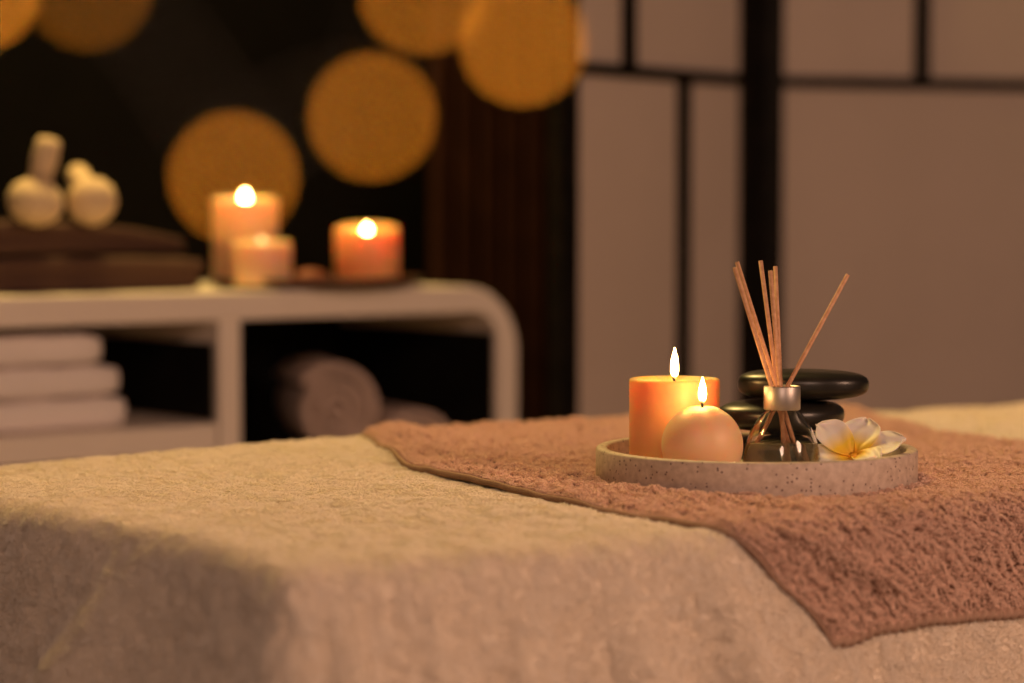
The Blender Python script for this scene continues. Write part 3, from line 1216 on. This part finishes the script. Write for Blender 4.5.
# ------------------------------------------------------------------ candles on the cabinet
def wood_tray():
    prof = [(0, 0), (0.135, 0), (0.150, 0.004), (0.158, 0.014), (0.156, 0.015), (0.147, 0.008), (0.134, 0.006), (0, 0.006)]
    v, f = lathe(prof, 96)
    v = [(x * 1.0, y * 0.86, z) for x, y, z in v]
    o = mesh_obj('wooden_dish', v, f, M_wood)
    return o


wd = wood_tray()
wd.location = (-0.275, 3.395, CT)
wd.rotation_euler = (0, 0, CAB_YAW)
tag(wd, 'dark reddish wooden dish under the candles on the cabinet', 'dish')
CZ = CT + 0.0062


def melted_candle(loc, R, H, back, flame_h, flame_r, fm, label, well=0.014, wax=M_wax_pale, grp='candles burning on the cabinet'):
    """pillar candle with a burnt-down well, its rim lower towards the room"""
    o = empty('pillar_candle', loc)
    tag(o, label, 'candle', grp)
    prof = [(0, 0), (R - 0.003, 0), (R, 0.004), (R, H * 0.55), (R, H - 0.004), (R - 0.0015, H - 0.001), (R - 0.004, H), (R - 0.008, H - 0.003),
            (R - 0.011, H - well * 0.7), (R - 0.016, H - well), (0.006, H - well - 0.001), (0, H - well - 0.001)]
    v, f = lathe(prof, 96)
    vv = []
    for x, y, z in v:
        if z > H * 0.6:
            rr_ = math.hypot(x, y)
            if rr_ > R - 0.012:
                z += back * (y / R)
        vv.append((x, y, z))
    mesh_obj('wax_body', vv, f, wax, o)
    wick_mesh(o, (0, 0, H - well), 0.008)
    flame_mesh('flame', flame_h, flame_r, fm, o, (0, 0, H - well + 0.004))
    return o


def on_cab(px, Y):
    return ((px - 512) / 2418.0 * Y, Y)


x_, y_ = on_cab(245.5, 3.400)
melted_candle((x_, y_, CZ), 0.0455, 0.119, 0.004, 0.020, 0.0056, M_flame_far, 'tallest lit candle on the cabinet at left of the wooden dish', 0.012)
x_, y_ = on_cab(262, 3.295)
melted_candle((x_, y_, CZ), 0.0400, 0.060, 0.002, 0.014, 0.0045, M_flame_low, 'short pale candle with a small flame in front of the tallest one', 0.010)
x_, y_ = on_cab(367, 3.430)
melted_candle((x_, y_, CZ), 0.0455, 0.078, 0.007, 0.020, 0.0056, M_flame_far, 'single lit candle at the right of the wooden dish', 0.020, M_wax)
x_, y_ = on_cab(310, 3.30)
bm = bmesh.new()
bmesh.ops.create_uvsphere(bm, u_segments=40, v_segments=20, radius=1.0)
for v in bm.verts:
    a = math.atan2(v.co.y, v.co.x)
    v.co = Vector((v.co.x * 0.024 * (1 + 0.06 * math.sin(2 * a)), v.co.y * 0.019, v.co.z * 0.011))
st_ = bm_obj('pebble', bm, M_redstone, smooth=True, loc=(x_, y_, CZ + 0.0108))
tag(st_, 'reddish brown pebble between the candles in the wooden dish', 'stone')


# ------------------------------------------------------------------ folding screen
HX, HY = 0.400, 3.900
PWD, SH = 0.5266, 1.78
scr = empty('folding_screen', (HX, HY, 0))
tag(scr, 'black framed folding screen with pale paper panes behind the bed', 'folding screen')
STL = 0.034
HBAR = 1.141


def screen_panel(yaw, direction, bars_low, bars_up, STL):
    """direction +1: extends to the right of the hinge, -1: to the left"""
    def ext(bm, a0, a1, z0, z1, d0=-0.012, d1=0.012, bev=0.0015):
        x0, x1 = sorted((a0 * direction, a1 * direction))
        add_box(bm, x0, x1, d0, d1, z0, z1, bev)
    b = bmesh.new()
    ext(b, 0.002, STL + (0.010 if direction < 0 else 0.0), 0.0, SH)
    ext(b, PWD - STL, PWD, 0.0, SH)
    ext(b, STL, PWD - STL, SH - 0.04, SH)
    ext(b, STL, PWD - STL, 0.06, 0.10)
    fr = bm_obj('screen_frame', b, M_black, scr)
    fr.rotation_euler = (0, 0, yaw)
    bars = [(STL, PWD - STL, HBAR - 0.009, HBAR + 0.009), (STL, PWD - STL, 0.48, 0.50)]
    bars += [(t - 0.011, t + 0.011, 0.50, HBAR - 0.009) for t in bars_low]
    bars += [(t - 0.012, t + 0.012, HBAR + 0.009, SH - 0.04) for t in bars_up]
    for q in bars:
        b = bmesh.new()
        ext(b, *q, -0.008, 0.006)
        bm_obj('lattice_bar', b, M_black, fr)
    b = bmesh.new()
    ext(b, STL - 0.004, PWD - STL + 0.004, 0.09, SH - 0.03, 0.0062, 0.0074, 0)
    bm_obj('paper_pane', b, M_paper, fr)
    return fr


screen_panel(math.radians(50), -1, (0.211,), (0.351,), 0.043)
screen_panel(math.radians(15), 1, (), (0.280,), 0.035)

# ------------------------------------------------------------------ fairy lights hanging near the camera
M_led = emit_mat('amber_led', (1.0, 0.36, 0.035), 1.0)
LEDS = [  # px, py, distance, strength, label
    (233.5, 177, 0.455, 1.0, 'fairy light seen as the amber disc around the tallest cabinet candle'),
    (372.0, 117, 0.461, 1.0, 'fairy light seen as the amber disc above the right cabinet candle'),
    (423.0, -10, 0.457, 1.0, 'fairy light as amber disc cut by the top edge, just left of the screen one'),
    (523.0, 43, 0.466, 1.25, 'fairy light seen as the amber disc overlapping the left edge of the screen'),
    (88.0, -14, 0.458, 0.42, 'dimmest fairy light, a dull brown disc cut by the top edge at left'),
    (-24.0, -12, 0.462, 1.5, 'fairy light seen as the bright amber disc cut by the top left corner'),
]
pitch = math.radians(3.0)
fw = Vector((0, math.cos(pitch), -math.sin(pitch)))
up = Vector((0, math.sin(pitch), math.cos(pitch)))
rt = Vector((1, 0, 0))
LR = 0.0017
pos = []
for i, (px, py, D, s, lab) in enumerate(LEDS):
    p = Vector((0, 0, CAM_Z)) + fw * D + rt * ((px - 512) / 2418.0 * D) + up * ((341.5 - py) / 2418.0 * D)
    pos.append(p)
    e = empty('fairy_light', p)
    tag(e, lab, 'fairy light', 'amber fairy lights hanging in front of the camera')
    bm = bmesh.new()
    bmesh.ops.create_uvsphere(bm, u_segments=24, v_segments=14, radius=LR)
    m = emit_mat('amber_led_glow', (1.0, 0.30, 0.022), 9.5 * s)
    bm_obj('bulb', bm, m, e, True)
    v, f = tube([(0, 0, LR * 0.9), (0, 0, LR * 0.9 + 0.0022)], [0.0006, 0.0004], 8)
    mesh_obj('bulb_neck', v, f, M_metal, e)
order = [5, 4, 0, 1, 2, 3]
pl = []
for a, b in zip(order[:-1], order[1:]):
    A_, B_ = pos[a] + Vector((0, 0, LR + 0.0022)), pos[b] + Vector((0, 0, LR + 0.0022))
    for k in range(8):
        t = k / 8
        pl.append(A_.lerp(B_, t) + Vector((0, 0, 0.003 * math.sin(PI * t))))
pl.append(pos[order[-1]] + Vector((0, 0, LR + 0.0022)))
pl.insert(0, pl[0] + Vector((-0.15, 0.02, 0.30)))
pl.append(pl[-1] + Vector((0.10, 0.03, 0.35)))
v_, f_ = tube(pl, 0.00015, 6)
wr = mesh_obj('light_string_wire', v_, f_, M_metal)
tag(wr, 'hair-thin silver wire carrying the fairy lights', 'wire')
